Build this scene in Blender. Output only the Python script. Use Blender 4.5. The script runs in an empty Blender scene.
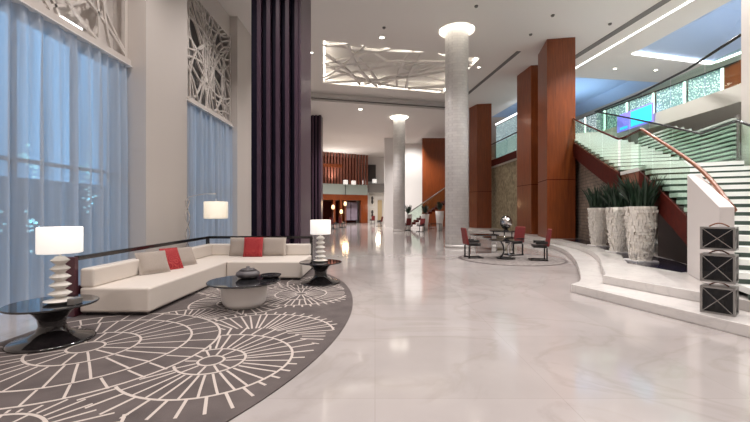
import bpy, math, random
from mathutils import Vector, Matrix
from mathutils.geometry import tessellate_polygon

rnd = random.Random(7)
C = bpy.context.scene.collection
S = bpy.context.scene
PI = math.pi

# ------------------------------------------------------------------ materials
def new_mat(name):
    m = bpy.data.materials.new(name); m.use_nodes = True
    nt = m.node_tree
    return m, nt, nt.nodes['Principled BSDF']

def P(name, col, rough=.5, metal=0., spec=.5, var=0., scale=6., bump=0., bscale=None, coat=0., stretch=None, emit=None, es=0., sheen=0.):
    m, nt, b = new_mat(name)
    b.inputs['Base Color'].default_value = (*col, 1)
    b.inputs['Roughness'].default_value = rough
    b.inputs['Metallic'].default_value = metal
    b.inputs['Specular IOR Level'].default_value = spec
    b.inputs['Coat Weight'].default_value = coat
    b.inputs['Coat Roughness'].default_value = .08
    b.inputs['Sheen Weight'].default_value = sheen
    if emit:
        b.inputs['Emission Color'].default_value = (*emit, 1)
        b.inputs['Emission Strength'].default_value = es
    if var or bump:
        tc = nt.nodes.new('ShaderNodeTexCoord'); mp = nt.nodes.new('ShaderNodeMapping')
        if stretch: mp.inputs['Scale'].default_value = stretch
        nt.links.new(tc.outputs['Object'], mp.inputs['Vector'])
        nz = nt.nodes.new('ShaderNodeTexNoise'); nz.inputs['Scale'].default_value = scale; nz.inputs['Detail'].default_value = 6
        nt.links.new(mp.outputs[0], nz.inputs['Vector'])
        if var:
            r = nt.nodes.new('ShaderNodeValToRGB')
            r.color_ramp.elements[0].position = .3; r.color_ramp.elements[1].position = .7
            r.color_ramp.elements[0].color = (*[c*(1-var) for c in col], 1)
            r.color_ramp.elements[1].color = (*[min(1, c*(1+var)) for c in col], 1)
            nt.links.new(nz.outputs['Fac'], r.inputs[0]); nt.links.new(r.outputs[0], b.inputs['Base Color'])
        if bump:
            n2 = nt.nodes.new('ShaderNodeTexNoise'); n2.inputs['Scale'].default_value = bscale or scale*4
            nt.links.new(mp.outputs[0], n2.inputs['Vector'])
            bp = nt.nodes.new('ShaderNodeBump'); bp.inputs['Strength'].default_value = bump; bp.inputs['Distance'].default_value = .01
            nt.links.new(n2.outputs['Fac'], bp.inputs['Height']); nt.links.new(bp.outputs[0], b.inputs['Normal'])
    return m

def emis(name, col, s):
    m, nt, b = new_mat(name)
    b.inputs['Base Color'].default_value = (*col, 1)
    b.inputs['Emission Color'].default_value = (*col, 1); b.inputs['Emission Strength'].default_value = s
    return m

def marble(name, base, vein, rough, joint=None, vscale=.55, tile=(1.2, 1.2)):
    m, nt, b = new_mat(name); N = nt.nodes.new; L = nt.links.new
    tc = N('ShaderNodeTexCoord')
    n1 = N('ShaderNodeTexNoise'); n1.inputs['Scale'].default_value = vscale; n1.inputs['Detail'].default_value = 9; n1.inputs['Distortion'].default_value = 1.6
    L(tc.outputs['Object'], n1.inputs['Vector'])
    r = N('ShaderNodeValToRGB'); e = r.color_ramp.elements
    e[0].position = .465; e[0].color = (*base, 1); e[1].position = .535; e[1].color = (*base, 1)
    q = e.new(.5); q.color = (*vein, 1)
    L(n1.outputs['Fac'], r.inputs[0])
    n2 = N('ShaderNodeTexNoise'); n2.inputs['Scale'].default_value = .9; n2.inputs['Detail'].default_value = 4
    L(tc.outputs['Object'], n2.inputs['Vector'])
    mx = N('ShaderNodeMix'); mx.data_type = 'RGBA'; mx.blend_type = 'MULTIPLY'; mx.inputs[0].default_value = .35
    L(r.outputs[0], mx.inputs[6]); L(n2.outputs['Fac'], mx.inputs[7])
    out = mx.outputs[2]
    if joint:
        bk = N('ShaderNodeTexBrick'); bk.offset = 0
        bk.inputs['Scale'].default_value = 1; bk.inputs['Brick Width'].default_value = tile[0]; bk.inputs['Row Height'].default_value = tile[1]
        bk.inputs['Mortar Size'].default_value = .004
        bk.inputs['Color1'].default_value = (1, 1, 1, 1); bk.inputs['Color2'].default_value = (.93, .93, .92, 1); bk.inputs['Mortar'].default_value = (*joint, 1)
        L(tc.outputs['Object'], bk.inputs['Vector'])
        m2 = N('ShaderNodeMix'); m2.data_type = 'RGBA'; m2.blend_type = 'MULTIPLY'; m2.inputs[0].default_value = 1
        L(out, m2.inputs[6]); L(bk.outputs['Color'], m2.inputs[7]); out = m2.outputs[2]
    L(out, b.inputs['Base Color'])
    b.inputs['Roughness'].default_value = rough
    return m

def brickmat(name, c1, c2, mortar, bw, rh, ms, rough=.7, bump=.6, noise=.3):
    """stone courses on upright surfaces: u runs along x+y, v is the height"""
    m, nt, b = new_mat(name); N = nt.nodes.new; L = nt.links.new
    tc = N('ShaderNodeTexCoord'); sp = N('ShaderNodeSeparateXYZ'); L(tc.outputs['Object'], sp.inputs[0])
    ad = N('ShaderNodeMath'); L(sp.outputs[0], ad.inputs[0]); L(sp.outputs[1], ad.inputs[1])
    cb = N('ShaderNodeCombineXYZ'); L(ad.outputs[0], cb.inputs[0]); L(sp.outputs[2], cb.inputs[1])
    bk = N('ShaderNodeTexBrick'); bk.inputs['Scale'].default_value = 1
    bk.inputs['Brick Width'].default_value = bw; bk.inputs['Row Height'].default_value = rh; bk.inputs['Mortar Size'].default_value = ms
    bk.inputs['Color1'].default_value = (*c1, 1); bk.inputs['Color2'].default_value = (*c2, 1); bk.inputs['Mortar'].default_value = (*mortar, 1)
    L(cb.outputs[0], bk.inputs['Vector'])
    nz = N('ShaderNodeTexNoise'); nz.inputs['Scale'].default_value = 5; nz.inputs['Detail'].default_value = 5; L(tc.outputs['Object'], nz.inputs['Vector'])
    mx = N('ShaderNodeMix'); mx.data_type = 'RGBA'; mx.blend_type = 'OVERLAY'; mx.inputs[0].default_value = noise
    L(bk.outputs['Color'], mx.inputs[6]); L(nz.outputs['Fac'], mx.inputs[7]); L(mx.outputs[2], b.inputs['Base Color'])
    bp = N('ShaderNodeBump'); bp.inputs['Strength'].default_value = bump; bp.inputs['Distance'].default_value = .03
    ma = N('ShaderNodeMath'); ma.operation = 'MULTIPLY_ADD'; ma.inputs[1].default_value = .6
    L(nz.outputs['Fac'], ma.inputs[0]); L(bk.outputs['Fac'], ma.inputs[2])
    bp.invert = True
    L(ma.outputs[0], bp.inputs['Height']); L(bp.outputs[0], b.inputs['Normal'])
    b.inputs['Roughness'].default_value = rough
    return m

def woodmat(name, c1, c2, rough=.25, scale=(9, 9, .5), coat=.4):
    m, nt, b = new_mat(name); N = nt.nodes.new; L = nt.links.new
    tc = N('ShaderNodeTexCoord'); mp = N('ShaderNodeMapping'); mp.inputs['Scale'].default_value = scale
    L(tc.outputs['Object'], mp.inputs[0])
    nz = N('ShaderNodeTexNoise'); nz.inputs['Scale'].default_value = 2.2; nz.inputs['Detail'].default_value = 7; nz.inputs['Distortion'].default_value = .8
    L(mp.outputs[0], nz.inputs['Vector'])
    r = N('ShaderNodeValToRGB'); r.color_ramp.elements[0].position = .3; r.color_ramp.elements[1].position = .72
    r.color_ramp.elements[0].color = (*c1, 1); r.color_ramp.elements[1].color = (*c2, 1)
    L(nz.outputs['Fac'], r.inputs[0]); L(r.outputs[0], b.inputs['Base Color'])
    b.inputs['Roughness'].default_value = rough; b.inputs['Coat Weight'].default_value = coat; b.inputs['Coat Roughness'].default_value = .12
    return m

def thinglass(name, tint, refl=.9, rough=.0, fres=1.5):
    m, nt, b = new_mat(name); N = nt.nodes.new; L = nt.links.new
    nt.nodes.remove(b); o = nt.nodes['Material Output']
    t = N('ShaderNodeBsdfTransparent'); t.inputs[0].default_value = (*tint, 1)
    g = N('ShaderNodeBsdfGlossy'); g.inputs['Roughness'].default_value = rough; g.inputs['Color'].default_value = (refl, refl, refl, 1)
    lw = N('ShaderNodeLayerWeight'); lw.inputs['Blend'].default_value = .5
    pw = N('ShaderNodeMath'); pw.operation = 'POWER'; pw.inputs[1].default_value = 4.; L(lw.outputs['Facing'], pw.inputs[0])
    f = N('ShaderNodeMath'); f.operation = 'MULTIPLY_ADD'; f.inputs[1].default_value = .28; f.inputs[2].default_value = .04; L(pw.outputs[0], f.inputs[0])
    mx = N('ShaderNodeMixShader'); L(f.outputs[0], mx.inputs[0]); L(t.outputs[0], mx.inputs[1]); L(g.outputs[0], mx.inputs[2]); L(mx.outputs[0], o.inputs[0])
    return m

def sheermat(name, col, clear, k=.9):
    m, nt, b = new_mat(name); N = nt.nodes.new; L = nt.links.new
    nt.nodes.remove(b); o = nt.nodes['Material Output']
    tc = N('ShaderNodeTexCoord'); mp = N('ShaderNodeMapping'); mp.inputs['Scale'].default_value = (1, 1, .03); L(tc.outputs['Object'], mp.inputs[0])
    nz = N('ShaderNodeTexNoise'); nz.inputs['Scale'].default_value = 7; nz.inputs['Detail'].default_value = 5; L(mp.outputs[0], nz.inputs['Vector'])
    r = N('ShaderNodeValToRGB'); r.color_ramp.elements[0].position = .3; r.color_ramp.elements[1].position = .7
    r.color_ramp.elements[0].color = (clear*.35,)*3+(1,); r.color_ramp.elements[1].color = (clear*1.6,)*3+(1,)
    L(nz.outputs['Fac'], r.inputs[0])
    d = N('ShaderNodeBsdfDiffuse'); d.inputs[0].default_value = (*col, 1)
    t = N('ShaderNodeBsdfTranslucent'); t.inputs[0].default_value = (*[c*k for c in col], 1)
    a = N('ShaderNodeMixShader'); a.inputs[0].default_value = .52; L(d.outputs[0], a.inputs[1]); L(t.outputs[0], a.inputs[2])
    tr = N('ShaderNodeBsdfTransparent')
    mx = N('ShaderNodeMixShader'); L(r.outputs[0], mx.inputs[0]); L(a.outputs[0], mx.inputs[1]); L(tr.outputs[0], mx.inputs[2]); L(mx.outputs[0], o.inputs[0])
    return m

def shademat(name, col, s, k=1.):
    """fabric lamp shade lit by the bulb inside it"""
    m, nt, b = new_mat(name)
    b.inputs['Base Color'].default_value = (.85, .82, .76, 1); b.inputs['Roughness'].default_value = .8
    b.inputs['Emission Color'].default_value = (*col, 1); b.inputs['Emission Strength'].default_value = s
    return m

def speckle(name):
    """etched glass panel lit from its edges"""
    m, nt, b = new_mat(name); N = nt.nodes.new; L = nt.links.new
    tc = N('ShaderNodeTexCoord')
    v = N('ShaderNodeTexVoronoi'); v.inputs['Scale'].default_value = 17; L(tc.outputs['Object'], v.inputs['Vector'])
    r = N('ShaderNodeValToRGB'); r.color_ramp.elements[0].position = .25; r.color_ramp.elements[1].position = .45
    r.color_ramp.elements[0].color = (.85, 1, .97, 1); r.color_ramp.elements[1].color = (.22, .33, .37, 1)
    L(v.outputs['Distance'], r.inputs[0]); L(r.outputs[0], b.inputs['Base Color']); L(r.outputs[0], b.inputs['Emission Color'])
    b.inputs['Emission Strength'].default_value = .7; b.inputs['Roughness'].default_value = .2
    return m

def redpattern(name):
    m, nt, b = new_mat(name); N = nt.nodes.new; L = nt.links.new
    tc = N('ShaderNodeTexCoord')
    v = N('ShaderNodeTexVoronoi'); v.inputs['Scale'].default_value = 8.; L(tc.outputs['Object'], v.inputs['Vector'])
    w = N('ShaderNodeMath'); w.operation = 'SINE'; w2 = N('ShaderNodeMath'); w2.operation = 'MULTIPLY'; w2.inputs[1].default_value = 22.
    L(v.outputs['Distance'], w2.inputs[0]); L(w2.outputs[0], w.inputs[0])
    r = N('ShaderNodeValToRGB'); r.color_ramp.elements[0].position = .35; r.color_ramp.elements[1].position = .7
    r.color_ramp.elements[0].color = (.28, .008, .014, 1); r.color_ramp.elements[1].color = (.44, .05, .045, 1)
    L(w.outputs[0], r.inputs[0]); L(r.outputs[0], b.inputs['Base Color'])
    b.inputs['Roughness'].default_value = .75
    return m

M = {}
M['floor'] = marble('floor_marble', (.475, .437, .425), (.435, .397, .38), .09, joint=(.88, .87, .86), tile=(1.5, 1.5))
M['step'] = marble('step_marble', (.72, .685, .66), (.66, .63, .61), .22, vscale=1.5)
M['paint'] = P('wall_paint', (.67, .62, .58), .75, spec=.2)
M['ceil'] = P('ceiling_paint', (.80, .765, .735), .85, spec=.1)
M['white'] = P('white_paint', (.80, .78, .76), .6)
M['colm'] = brickmat('column_mosaic', (.80, .78, .76), (.72, .70, .69), (.66, .64, .63), .22, .11, .006, .38, .15, .3)
M['wood'] = woodmat('red_wood_veneer', (.16, .033, .007), (.26, .060, .012), .33, coat=.25)
M['woodl'] = woodmat('rail_wood', (.17, .045, .016), (.27, .085, .032), .4, (3, 3, 3), .1)
M['reddk'] = woodmat('dark_red_wood', (.055, .005, .003), (.09, .010, .005), .6, (3, 3, 3), .0)
M['reddk'].node_tree.nodes['Principled BSDF'].inputs['Specular IOR Level'].default_value = .15
M['slatw'] = woodmat('slat_wood', (.22, .075, .05), (.32, .12, .08), .5, (3, 3, 3), .0)
M['purple'] = P('plum_lacquer', (.072, .040, .064), .35, spec=.35)
M['purdk'] = P('plum_gap_shade', (.006, .004, .016), .6, spec=.15)  # near-black plum, the shade between the slats put into the core colour
M['maroon'] = P('maroon_lacquer', (.075, .018, .028), .3, coat=.3)
M['leather'] = P('cream_leather', (.68, .62, .56), .5, bump=.08, bscale=60)
M['beige'] = P('taupe_fabric', (.36, .31, .27), .9, var=.08, scale=90, bump=.15, bscale=220)
M['red'] = redpattern('red_rosette_fabric')
M['redc'] = P('red_upholstery', (.17, .014, .014), .6, var=.2, scale=20)
M['black'] = P('black_lacquer', (.012, .010, .011), .12, coat=.5)
M['blacktop'] = P('black_glass', (.016, .016, .018), .04, spec=.9)
M['blackm'] = P('black_metal', (.02, .018, .018), .35, metal=.4)
M['chrome'] = P('chrome', (.85, .84, .83), .14, metal=1)
M['steel'] = P('grey_steel', (.33, .32, .31), .38, metal=.8)
M['cer'] = P('white_ceramic', (.80, .77, .72), .25)
M['rug'] = P('taupe_pile', (.098, .080, .077), .95, var=.22, scale=3, bump=.4, bscale=160)
M['rugl'] = P('cream_pile', (.52, .46, .42), .95, bump=.4, bscale=160)
M['rug2'] = P('grey_pile', (.19, .165, .155), .95, var=.35, scale=9, bump=.4, bscale=160)
M['plant'] = P('dark_leaf', (.018, .040, .022), .45, var=.5, scale=4)
M['planter'] = P('rough_cast_stone', (.76, .72, .66), .8, var=.12, scale=14, bump=.4)
M['soil'] = P('soil', (.03, .02, .015), .95)
M['stone'] = brickmat('split_stone', (.30, .235, .185), (.24, .19, .15), (.15, .12, .10), .42, .13, .012, .85, .9, .5)
M['stone2'] = P('pitted_stone', (.34, .29, .19), .85, var=.4, scale=5, bump=1., bscale=8)
M['bed'] = P('dark_polished_stone', (.012, .012, .030), .15)
M['tread'] = P('white_tread', (.86, .88, .85), .3)
M['riser'] = P('green_glass_riser', (.045, .075, .06), .3)
M['glass'] = thinglass('balustrade_glass', (.86, .95, .90))
M['glassdk'] = thinglass('dark_lantern_glass', (.022, .045, .075))
M['lite'] = emis('cove_light', (1, .95, .84), 5.)
M['litew'] = emis('strip_light', (1, 1, 1), 3.)
M['lamp'] = emis('downlight_lens', (1, .92, .8), 12.)
M['warm'] = emis('warm_shade', (1, .70, .38), 1.7)
M['shade'] = shademat('white_lamp_shade', (1, .95, .90), .62)
M['shadec'] = shademat('cream_lamp_shade', (1, .85, .62), .55)
M['blue'] = P('pale_blue_ceiling', (.46, .58, .78), .4)
M['speck'] = speckle('etched_glass')
M['edge'] = emis('lit_glass_edge', (.85, 1, .95), 1.6)
M['cyan'] = emis('cyan_screen', (.04, .55, .95), 1.2)
M['violet'] = emis('violet_screen', (.25, .22, .85), .9)
M['dark'] = P('dark_grey', (.05, .046, .045), .6)
M['slot'] = P('grey_slot', (.16, .15, .145), .7)
M['sheer'] = sheermat('blue_sheer', (.72, .74, .77), .19)
M['pane'] = thinglass('window_glass', (.95, .98, 1))
M['mull'] = P('window_frame_metal', (.35, .37, .40), .4)
M['outwall'] = P('outside_concrete', (.34, .33, .33), .9)
M['olit'] = emis('lit_office_window', (.45, .9, 1), 2.2)
M['art'] = P('art_paper', (.75, .72, .68), .8)
M['tan'] = P('tan_panel', (.50, .38, .22), .6)
M['greyw'] = P('grey_render', (.22, .21, .205), .8)
M['greenglass'] = P('frosted_green_glass', (.36, .42, .39), .25)

# ------------------------------------------------------------------ mesh builder
class B:
    def __init__(s): s.v = []; s.f = []; s.mi = []; s.sm = []
    def add(s, vs, fs, mi=0, smooth=False):
        n = len(s.v); s.v += [tuple(v) for v in vs]
        for f in fs: s.f.append(tuple(i+n for i in f)); s.mi.append(mi); s.sm.append(smooth)
        return s
    def hexa(s, p, mi=0):   # 8 points: bottom 4 ccw, top 4 ccw
        return s.add(p, [(3, 2, 1, 0), (4, 5, 6, 7), (0, 1, 5, 4), (1, 2, 6, 5), (2, 3, 7, 6), (3, 0, 4, 7)], mi)
    def box(s, x0, x1, y0, y1, z0, z1, mi=0):
        return s.hexa([(x0, y0, z0), (x1, y0, z0), (x1, y1, z0), (x0, y1, z0), (x0, y0, z1), (x1, y0, z1), (x1, y1, z1), (x0, y1, z1)], mi)
    def prism(s, poly, z0, z1, mi=0, mtop=None):
        a = sum(poly[i][0]*poly[(i+1) % len(poly)][1]-poly[(i+1) % len(poly)][0]*poly[i][1] for i in range(len(poly)))
        if a < 0: poly = poly[::-1]
        n = len(poly)
        tri = tessellate_polygon([[Vector((x, y, 0)) for x, y in poly]])
        vs = [(x, y, z0) for x, y in poly]+[(x, y, z1) for x, y in poly]
        s.add(vs, [(i, (i+1) % n, (i+1) % n+n, i+n) for i in range(n)], mi)
        k = len(s.v)-2*n
        for t in tri:
            a, b, c = [Vector((*poly[i], 0)) for i in t]
            t = t if (b-a).cross(c-a).z > 0 else t[::-1]
            s.f.append(tuple(k+n+i for i in t)); s.mi.append(mi if mtop is None else mtop); s.sm.append(False)
            s.f.append(tuple(k+i for i in t[::-1])); s.mi.append(mi); s.sm.append(False)
        return s
    def bar(s, a, b, w, h, mi=0, up=(0, 0, 1)):   # rectangular bar a->b
        a, b = Vector(a), Vector(b); d = (b-a).normalized(); u = Vector(up)
        r = d.cross(u)
        if r.length < 1e-4: u = Vector((0, 1, 0)); r = d.cross(u)
        r.normalize(); u = r.cross(d)
        r *= w/2; u *= h/2
        return s.hexa([a-r-u, a+r-u, b+r-u, b-r-u, a-r+u, a+r+u, b+r+u, b-r+u], mi)
    def ribbon(s, pts, w, h, mi=0, nrm=(0, 0, 1)):   # rectangular section along a polyline, w across, h along nrm
        n = Vector(nrm); pts = [Vector(p) for p in pts]; vs = []; fs = []
        for i, p in enumerate(pts):
            d = pts[min(i+1, len(pts)-1)]-pts[max(i-1, 0)]; r = d.cross(n)
            r = r.normalized()*w/2
            vs += [p-r-n*h/2, p+r-n*h/2, p+r+n*h/2, p-r+n*h/2]
        for i in range(len(pts)-1):
            a = i*4; b = a+4
            for k in range(4): fs.append((a+k, a+(k+1) % 4, b+(k+1) % 4, b+k))
        fs += [(3, 2, 1, 0), tuple(len(vs)-4+k for k in range(4))]
        return s.add(vs, fs, mi)
    def tube(s, pts, r, mi=0, seg=8, closed=False):
        pts = [Vector(p) for p in pts]; vs = []; fs = []; n = len(pts)
        prev = None
        for i, p in enumerate(pts):
            d = (pts[(i+1) % n]-pts[i-1]) if closed else (pts[min(i+1, n-1)]-pts[max(i-1, 0)])
            d.normalize()
            u = prev if prev is not None else (Vector((0, 0, 1)) if abs(d.z) < .9 else Vector((1, 0, 0)))
            u = (u-d*u.dot(d)).normalized(); prev = u; w = d.cross(u)
            rr = r(i/(n-1)) if callable(r) else r
            for k in range(seg):
                a = 2*PI*k/seg; vs.append(p+u*math.cos(a)*rr+w*math.sin(a)*rr)
        for i in range(n if closed else n-1):
            for k in range(seg):
                a = i*seg; b = ((i+1) % n)*seg; fs.append((a+k, a+(k+1) % seg, b+(k+1) % seg, b+k))
        if not closed:
            fs += [tuple(range(seg))[::-1], tuple((n-1)*seg+k for k in range(seg))]
        return s.add(vs, fs, mi, True)
    def lathe(s, prof, cx=0, cy=0, seg=32, mi=0, smooth=True):   # prof: (r,z) from bottom to top
        vs = []; fs = []
        for r, z in prof:
            for k in range(seg):
                a = 2*PI*k/seg; vs.append((cx+r*math.cos(a), cy+r*math.sin(a), z))
        for i in range(len(prof)-1):
            for k in range(seg):
                fs.append((i*seg+k, i*seg+(k+1) % seg, (i+1)*seg+(k+1) % seg, (i+1)*seg+k))
        s.add(vs, fs, mi, smooth)
        n = len(s.v)-len(vs)
        if prof[0][0] > 1e-4: s.f.append(tuple(n+k for k in range(seg))[::-1]); s.mi.append(mi); s.sm.append(False)
        if prof[-1][0] > 1e-4: s.f.append(tuple(n+(len(prof)-1)*seg+k for k in range(seg))); s.mi.append(mi); s.sm.append(False)
        return s
    def build(s, name, mats, parent=None, off=(0, 0, 0), bevel=0, seg=2, rot=0, sub=0):
        """verts are given in the frame of the parent; off is the origin (used for top-level meshes)"""
        me = bpy.data.meshes.new(name)
        o3 = Vector(off)
        me.from_pydata([tuple(Vector(v)-o3) for v in s.v], [], s.f)
        if not isinstance(mats, (list, tuple)): mats = [mats]
        for m in mats: me.materials.append(m)
        me.polygons.foreach_set('material_index', s.mi); me.polygons.foreach_set('use_smooth', s.sm)
        me.update()
        o = bpy.data.objects.new(name, me); C.objects.link(o); o.location = o3
        if parent: o.parent = parent
        if bevel:
            b = o.modifiers.new('bevel', 'BEVEL'); b.width = bevel; b.segments = seg; b.limit_method = 'ANGLE'
        return o

def tag(o, label, cat, group=None, kind=None):
    o['label'] = label; o['category'] = cat
    if group: o['group'] = group
    if kind: o['kind'] = kind
    return o
def thing(name, label, cat, loc=(0, 0, 0), rz=0, group=None, kind=None):
    o = bpy.data.objects.new(name, None); C.objects.link(o); o.location = loc; o.rotation_euler = (0, 0, rz)
    o.empty_display_size = .1
    return tag(o, label, cat, group, kind)
def kids(o): return [c for c in bpy.data.objects if c.parent is o]
def dup(o, loc, rz=None, label=None, group=None):
    def cp(x, par):
        c = x.copy(); C.objects.link(c)
        if par: c.parent = par
        for k in kids(x): cp(k, c)
        return c
    r = cp(o, None); r.location = loc
    if rz is not None: r.rotation_euler = (0, 0, rz)
    if label: r['label'] = label
    if group: r['group'] = group
    return r
def struct(name, b, m, label, cat, **k):
    return tag(b.build(name, m, **k), label, cat, kind='structure')
def catmull(pts, n=12):
    P_ = [Vector(p) for p in pts]; P_ = [2*P_[0]-P_[1]]+P_+[2*P_[-1]-P_[-2]]; out = []
    for i in range(1, len(P_)-2):
        for k in range(n):
            t = k/n; a, b, c, d = P_[i-1:i+3]
            out.append(.5*((2*b)+(c-a)*t+(2*a-5*b+4*c-d)*t*t+(3*b-a-3*c+d)*t**3))
    return out+[P_[-2]]

CZ = 9.0      # main ceiling height

# ------------------------------------------------------------------ room shell
struct('floor', B().box(-14, 20.3, -5.3, 52, -.2, 0), M['floor'], 'pale polished marble floor running through the whole hall', 'floor')

# ceiling with holes
tray = [(-2.3, 16.5), (5.15, 18.4), (4.4, 23.9), (-3.05, 22.0)]
blue1 = [(12.9, 11), (12.3, 17.8), (17.0, 19.0), (18.0, 11)]
blue2 = [(10.4, 20.9), (16.6, 21.9), (16.0, 30), (9.3, 30)]
def circ(cx, cy, r, n=40): return [(cx+r*math.cos(2*PI*k/n), cy+r*math.sin(2*PI*k/n)) for k in range(n)]
COL1 = (3.4, 15.6); COL2 = (1.80, 28.0)
outer = [(-14, -5.3), (20.3, -5.3), (20.3, 52), (-14, 52)]
b = B()
loops = [outer, tray, blue1, blue2, circ(*COL1, .74)]
flat = [p for l in loops for p in l]
for t in tessellate_polygon([[Vector((x, y, 0)) for x, y in l] for l in loops]):
    a, c, d = [Vector((*flat[i], 0)) for i in t]
    q = t if (c-a).cross(d-a).z < 0 else t[::-1]
    b.add([(*flat[i], CZ) for i in q], [(0, 1, 2)])
struct('ceiling', b, M['ceil'], 'smooth off-white main ceiling high above the lobby', 'ceiling')
struct('roof_slab', B().box(-14, 20.3, -5.3, 52, 10.3, 10.5), M['dark'], 'dark slab closing the roof above the ceiling', 'roof')

def recess(name, poly, z0, z1, inset, m, label):
    cx = sum(p[0] for p in poly)/4; cy = sum(p[1] for p in poly)/4
    top = [(cx+(x-cx)*inset, cy+(y-cy)*inset) for x, y in poly]; n = len(poly)
    b = B().add([(x, y, z0) for x, y in poly]+[(x, y, z1) for x, y in top],
                [((i+1) % n, i, i+n, (i+1) % n+n) for i in range(n)]+[tuple(n+i for i in range(n))[::-1]])
    return struct(name, b, m, label, 'ceiling recess')
recess('ceiling_tray', tray, CZ, 9.55, 1.0, M['ceil'], 'recessed ceiling tray holding the white curved lattice')
recess('ceiling_tray', blue1, CZ, 9.9, .25, M['blue'], 'pale blue pitched ceiling recess at upper right by the white strip light')
recess('ceiling_tray', blue2, CZ, 9.6, .8, M['blue'], 'pale blue ceiling recess behind the gallery, right of the wide wood pillar')
b = B().lathe([(.74, CZ-.02), (.74, CZ+.3)], *COL1, seg=40); b.f = b.f[:-2]; b.mi = b.mi[:-2]; b.sm = b.sm[:-2]
b.add([(x, y, CZ+.3) for x, y in circ(*COL1, .74)], [tuple(range(40))])
struct('ceiling_cove', b, M['ceil'], 'round ceiling cove around top of the nearer marble column', 'ceiling recess')

# lowered far ceiling
low = [(-14, 21.3), (-4.06, 23.75), (5.35, 26.1), (5.0, 30), (3.2, 52), (-14, 52)]
struct('ceiling_far', B().prism(low, 8.5, CZ-.002), M['ceil'], 'lower off-white ceiling over the far end of the hall', 'ceiling')
g = thing('bulkhead_cove', 'pale cove ledge along step between main and lower ceiling', 'ceiling trim', (0, 0, 8.9), kind='structure')
d = (Vector((5.35, 26.1, 0))-Vector((-14, 21.3, 0)))
p0 = Vector((-8, 22.55, 0)); p1 = Vector((5.3, 25.85, 0))
B().bar(p0+Vector((0, 0, -.18)), p1+Vector((0, 0, -.18)), .16, .03).build('ledge', M['white'], g)
B().bar(p0+Vector((0, .02, -.3)), p1+Vector((0, .02, -.3)), .12, .06).build('shadow_gap', M['slot'], g)

# walls
b = B()
for y0, y1 in ((-5.3, 4.8), (8.4, 11.0), (14.4, 29)): b.box(-5.95, -5.6, y0, y1, 0, CZ)
for y0, y1 in ((4.8, 8.4), (11.0, 14.4)): b.box(-5.95, -5.6, y0, y1, 8.2, CZ)
for y0, y1 in ((3.0, 4.8), (8.4, 10.23), (14.45, 17.5)): b.box(-5.6, -5.13 if y0 < 14 else -5.3, y0, y1, 0, CZ)
struct('wall_left', b, M['paint'], 'warm beige left wall with projecting piers between tall windows', 'wall')
struct('wall_back', B().box(-14, 20.3, 52, 52.3, 0, 10.3), M['white'], 'white end wall far down the hall', 'wall')
struct('wall_right', B().box(20, 20.3, -5.3, 52, 0, 10.3), M['white'], 'white wall at far right behind the gallery', 'wall')
struct('wall_front', B().box(-14, 20.3, -5.6, -5.3, 0, 10.3), M['paint'], 'beige wall behind the viewer', 'wall')
struct('wall_far_left', B().box(-14.3, -14, 20, 52, 0, 10.3).box(-14, -5.6, 28.7, 29, 0, 10.3), M['paint'], 'beige wall of the side room behind the slatted mezzanine', 'wall')

# window frames, panes, curtains, lattice screens
def window(idx, y0, y1, lab):
    w = thing('window_%d' % idx, lab, 'window', (-5.8, (y0+y1)/2, 0), kind='structure')
    L_ = y1-y0; h = L_/2
    b = B(); n = 3
    for k in range(n+1):
        yy = -h+L_*k/n; b.box(-.05, .05, max(-h, yy-.02), min(h, yy+.02), 0, 4.75)
    for z in (0, 2.3, 4.69): b.box(-.05, .05, -h, h, z, z+.06)
    fr = b.build('window_frame', M['mull'], w)
    B().box(-.01, .0, -h, h, 0, 4.7).build('pane', M['pane'], fr)
window(1, 4.8, 8.4, 'tall dark-framed window behind the near blue sheer curtain')
window(2, 11.0, 14.4, 'tall dark-framed window behind the far narrow blue sheer curtain')

def curtain(y0, y1, lab, x=-5.5, seed=1):
    r = random.Random(seed); n = int((y1-y0)/.018); zs = [.03, .6, 1.6, 2.8, 4.0, 4.45, 4.62, 4.7]
    ph = [r.uniform(0, 6) for _ in range(4)]
    vs = []; fs = []
    for j, z in enumerate(zs):
        am = .075*(1-.55*(z/4.7)**6)
        for i in range(n+1):
            y = y0+(y1-y0)*i/n
            fx = math.sin(y*21+1.5*math.sin(y*3.1+ph[0])+ph[1])*am+math.sin(y*9.3+ph[2])*am*.5+math.sin(y*47+ph[3]+z*.3)*.012
            vs.append((x+fx, y, z))
    for j in range(len(zs)-1):
        for i in range(n):
            a = j*(n+1)+i; fs.append((a, a+1, a+n+2, a+n+1))
    t = thing('sheer_curtain', lab, 'curtain', (x, (y0+y1)/2, 0))
    bb = B(); bb.add([(v[0]-x, v[1]-(y0+y1)/2, v[2]) for v in vs], fs, 0, True)
    bb.build('drape', M['sheer'], t)
    B().box(-.09, .09, -(y1-y0)/2, (y1-y0)/2, 4.705, 4.73).build('curtain_track', M['white'], t)
curtain(4.82, 8.38, 'wide blue sheer curtain hanging over near left window behind the lamp', seed=3)
curtain(10.75, 14.38, 'narrow blue sheer curtain hanging over far left window by purple column', seed=5)

def arcs_in_rect(w, h, n, seed, rmin, rmax, step=.06):
    """runs of points of random arcs that fall inside the rectangle (0..w, 0..h)"""
    r = random.Random(seed); out = []
    while len(out) < n:
        px, py = r.uniform(0, w), r.uniform(0, h); R = r.uniform(rmin, rmax); a = r.uniform(0, 2*PI)
        cx, cy = px+R*math.cos(a), py+R*math.sin(a)
        best = []; cur = []
        m = int(2*PI*R/step)
        for k in range(m+1):
            t = a+2*PI*k/m; x, y = cx+R*math.cos(t), cy+R*math.sin(t)
            if 0 <= x <= w and 0 <= y <= h: cur.append((x, y))
            else:
                if len(cur) > len(best): best = cur
                cur = []
        if len(cur) > len(best): best = cur
        if len(best) > 6: out.append(best)
    return out

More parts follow.
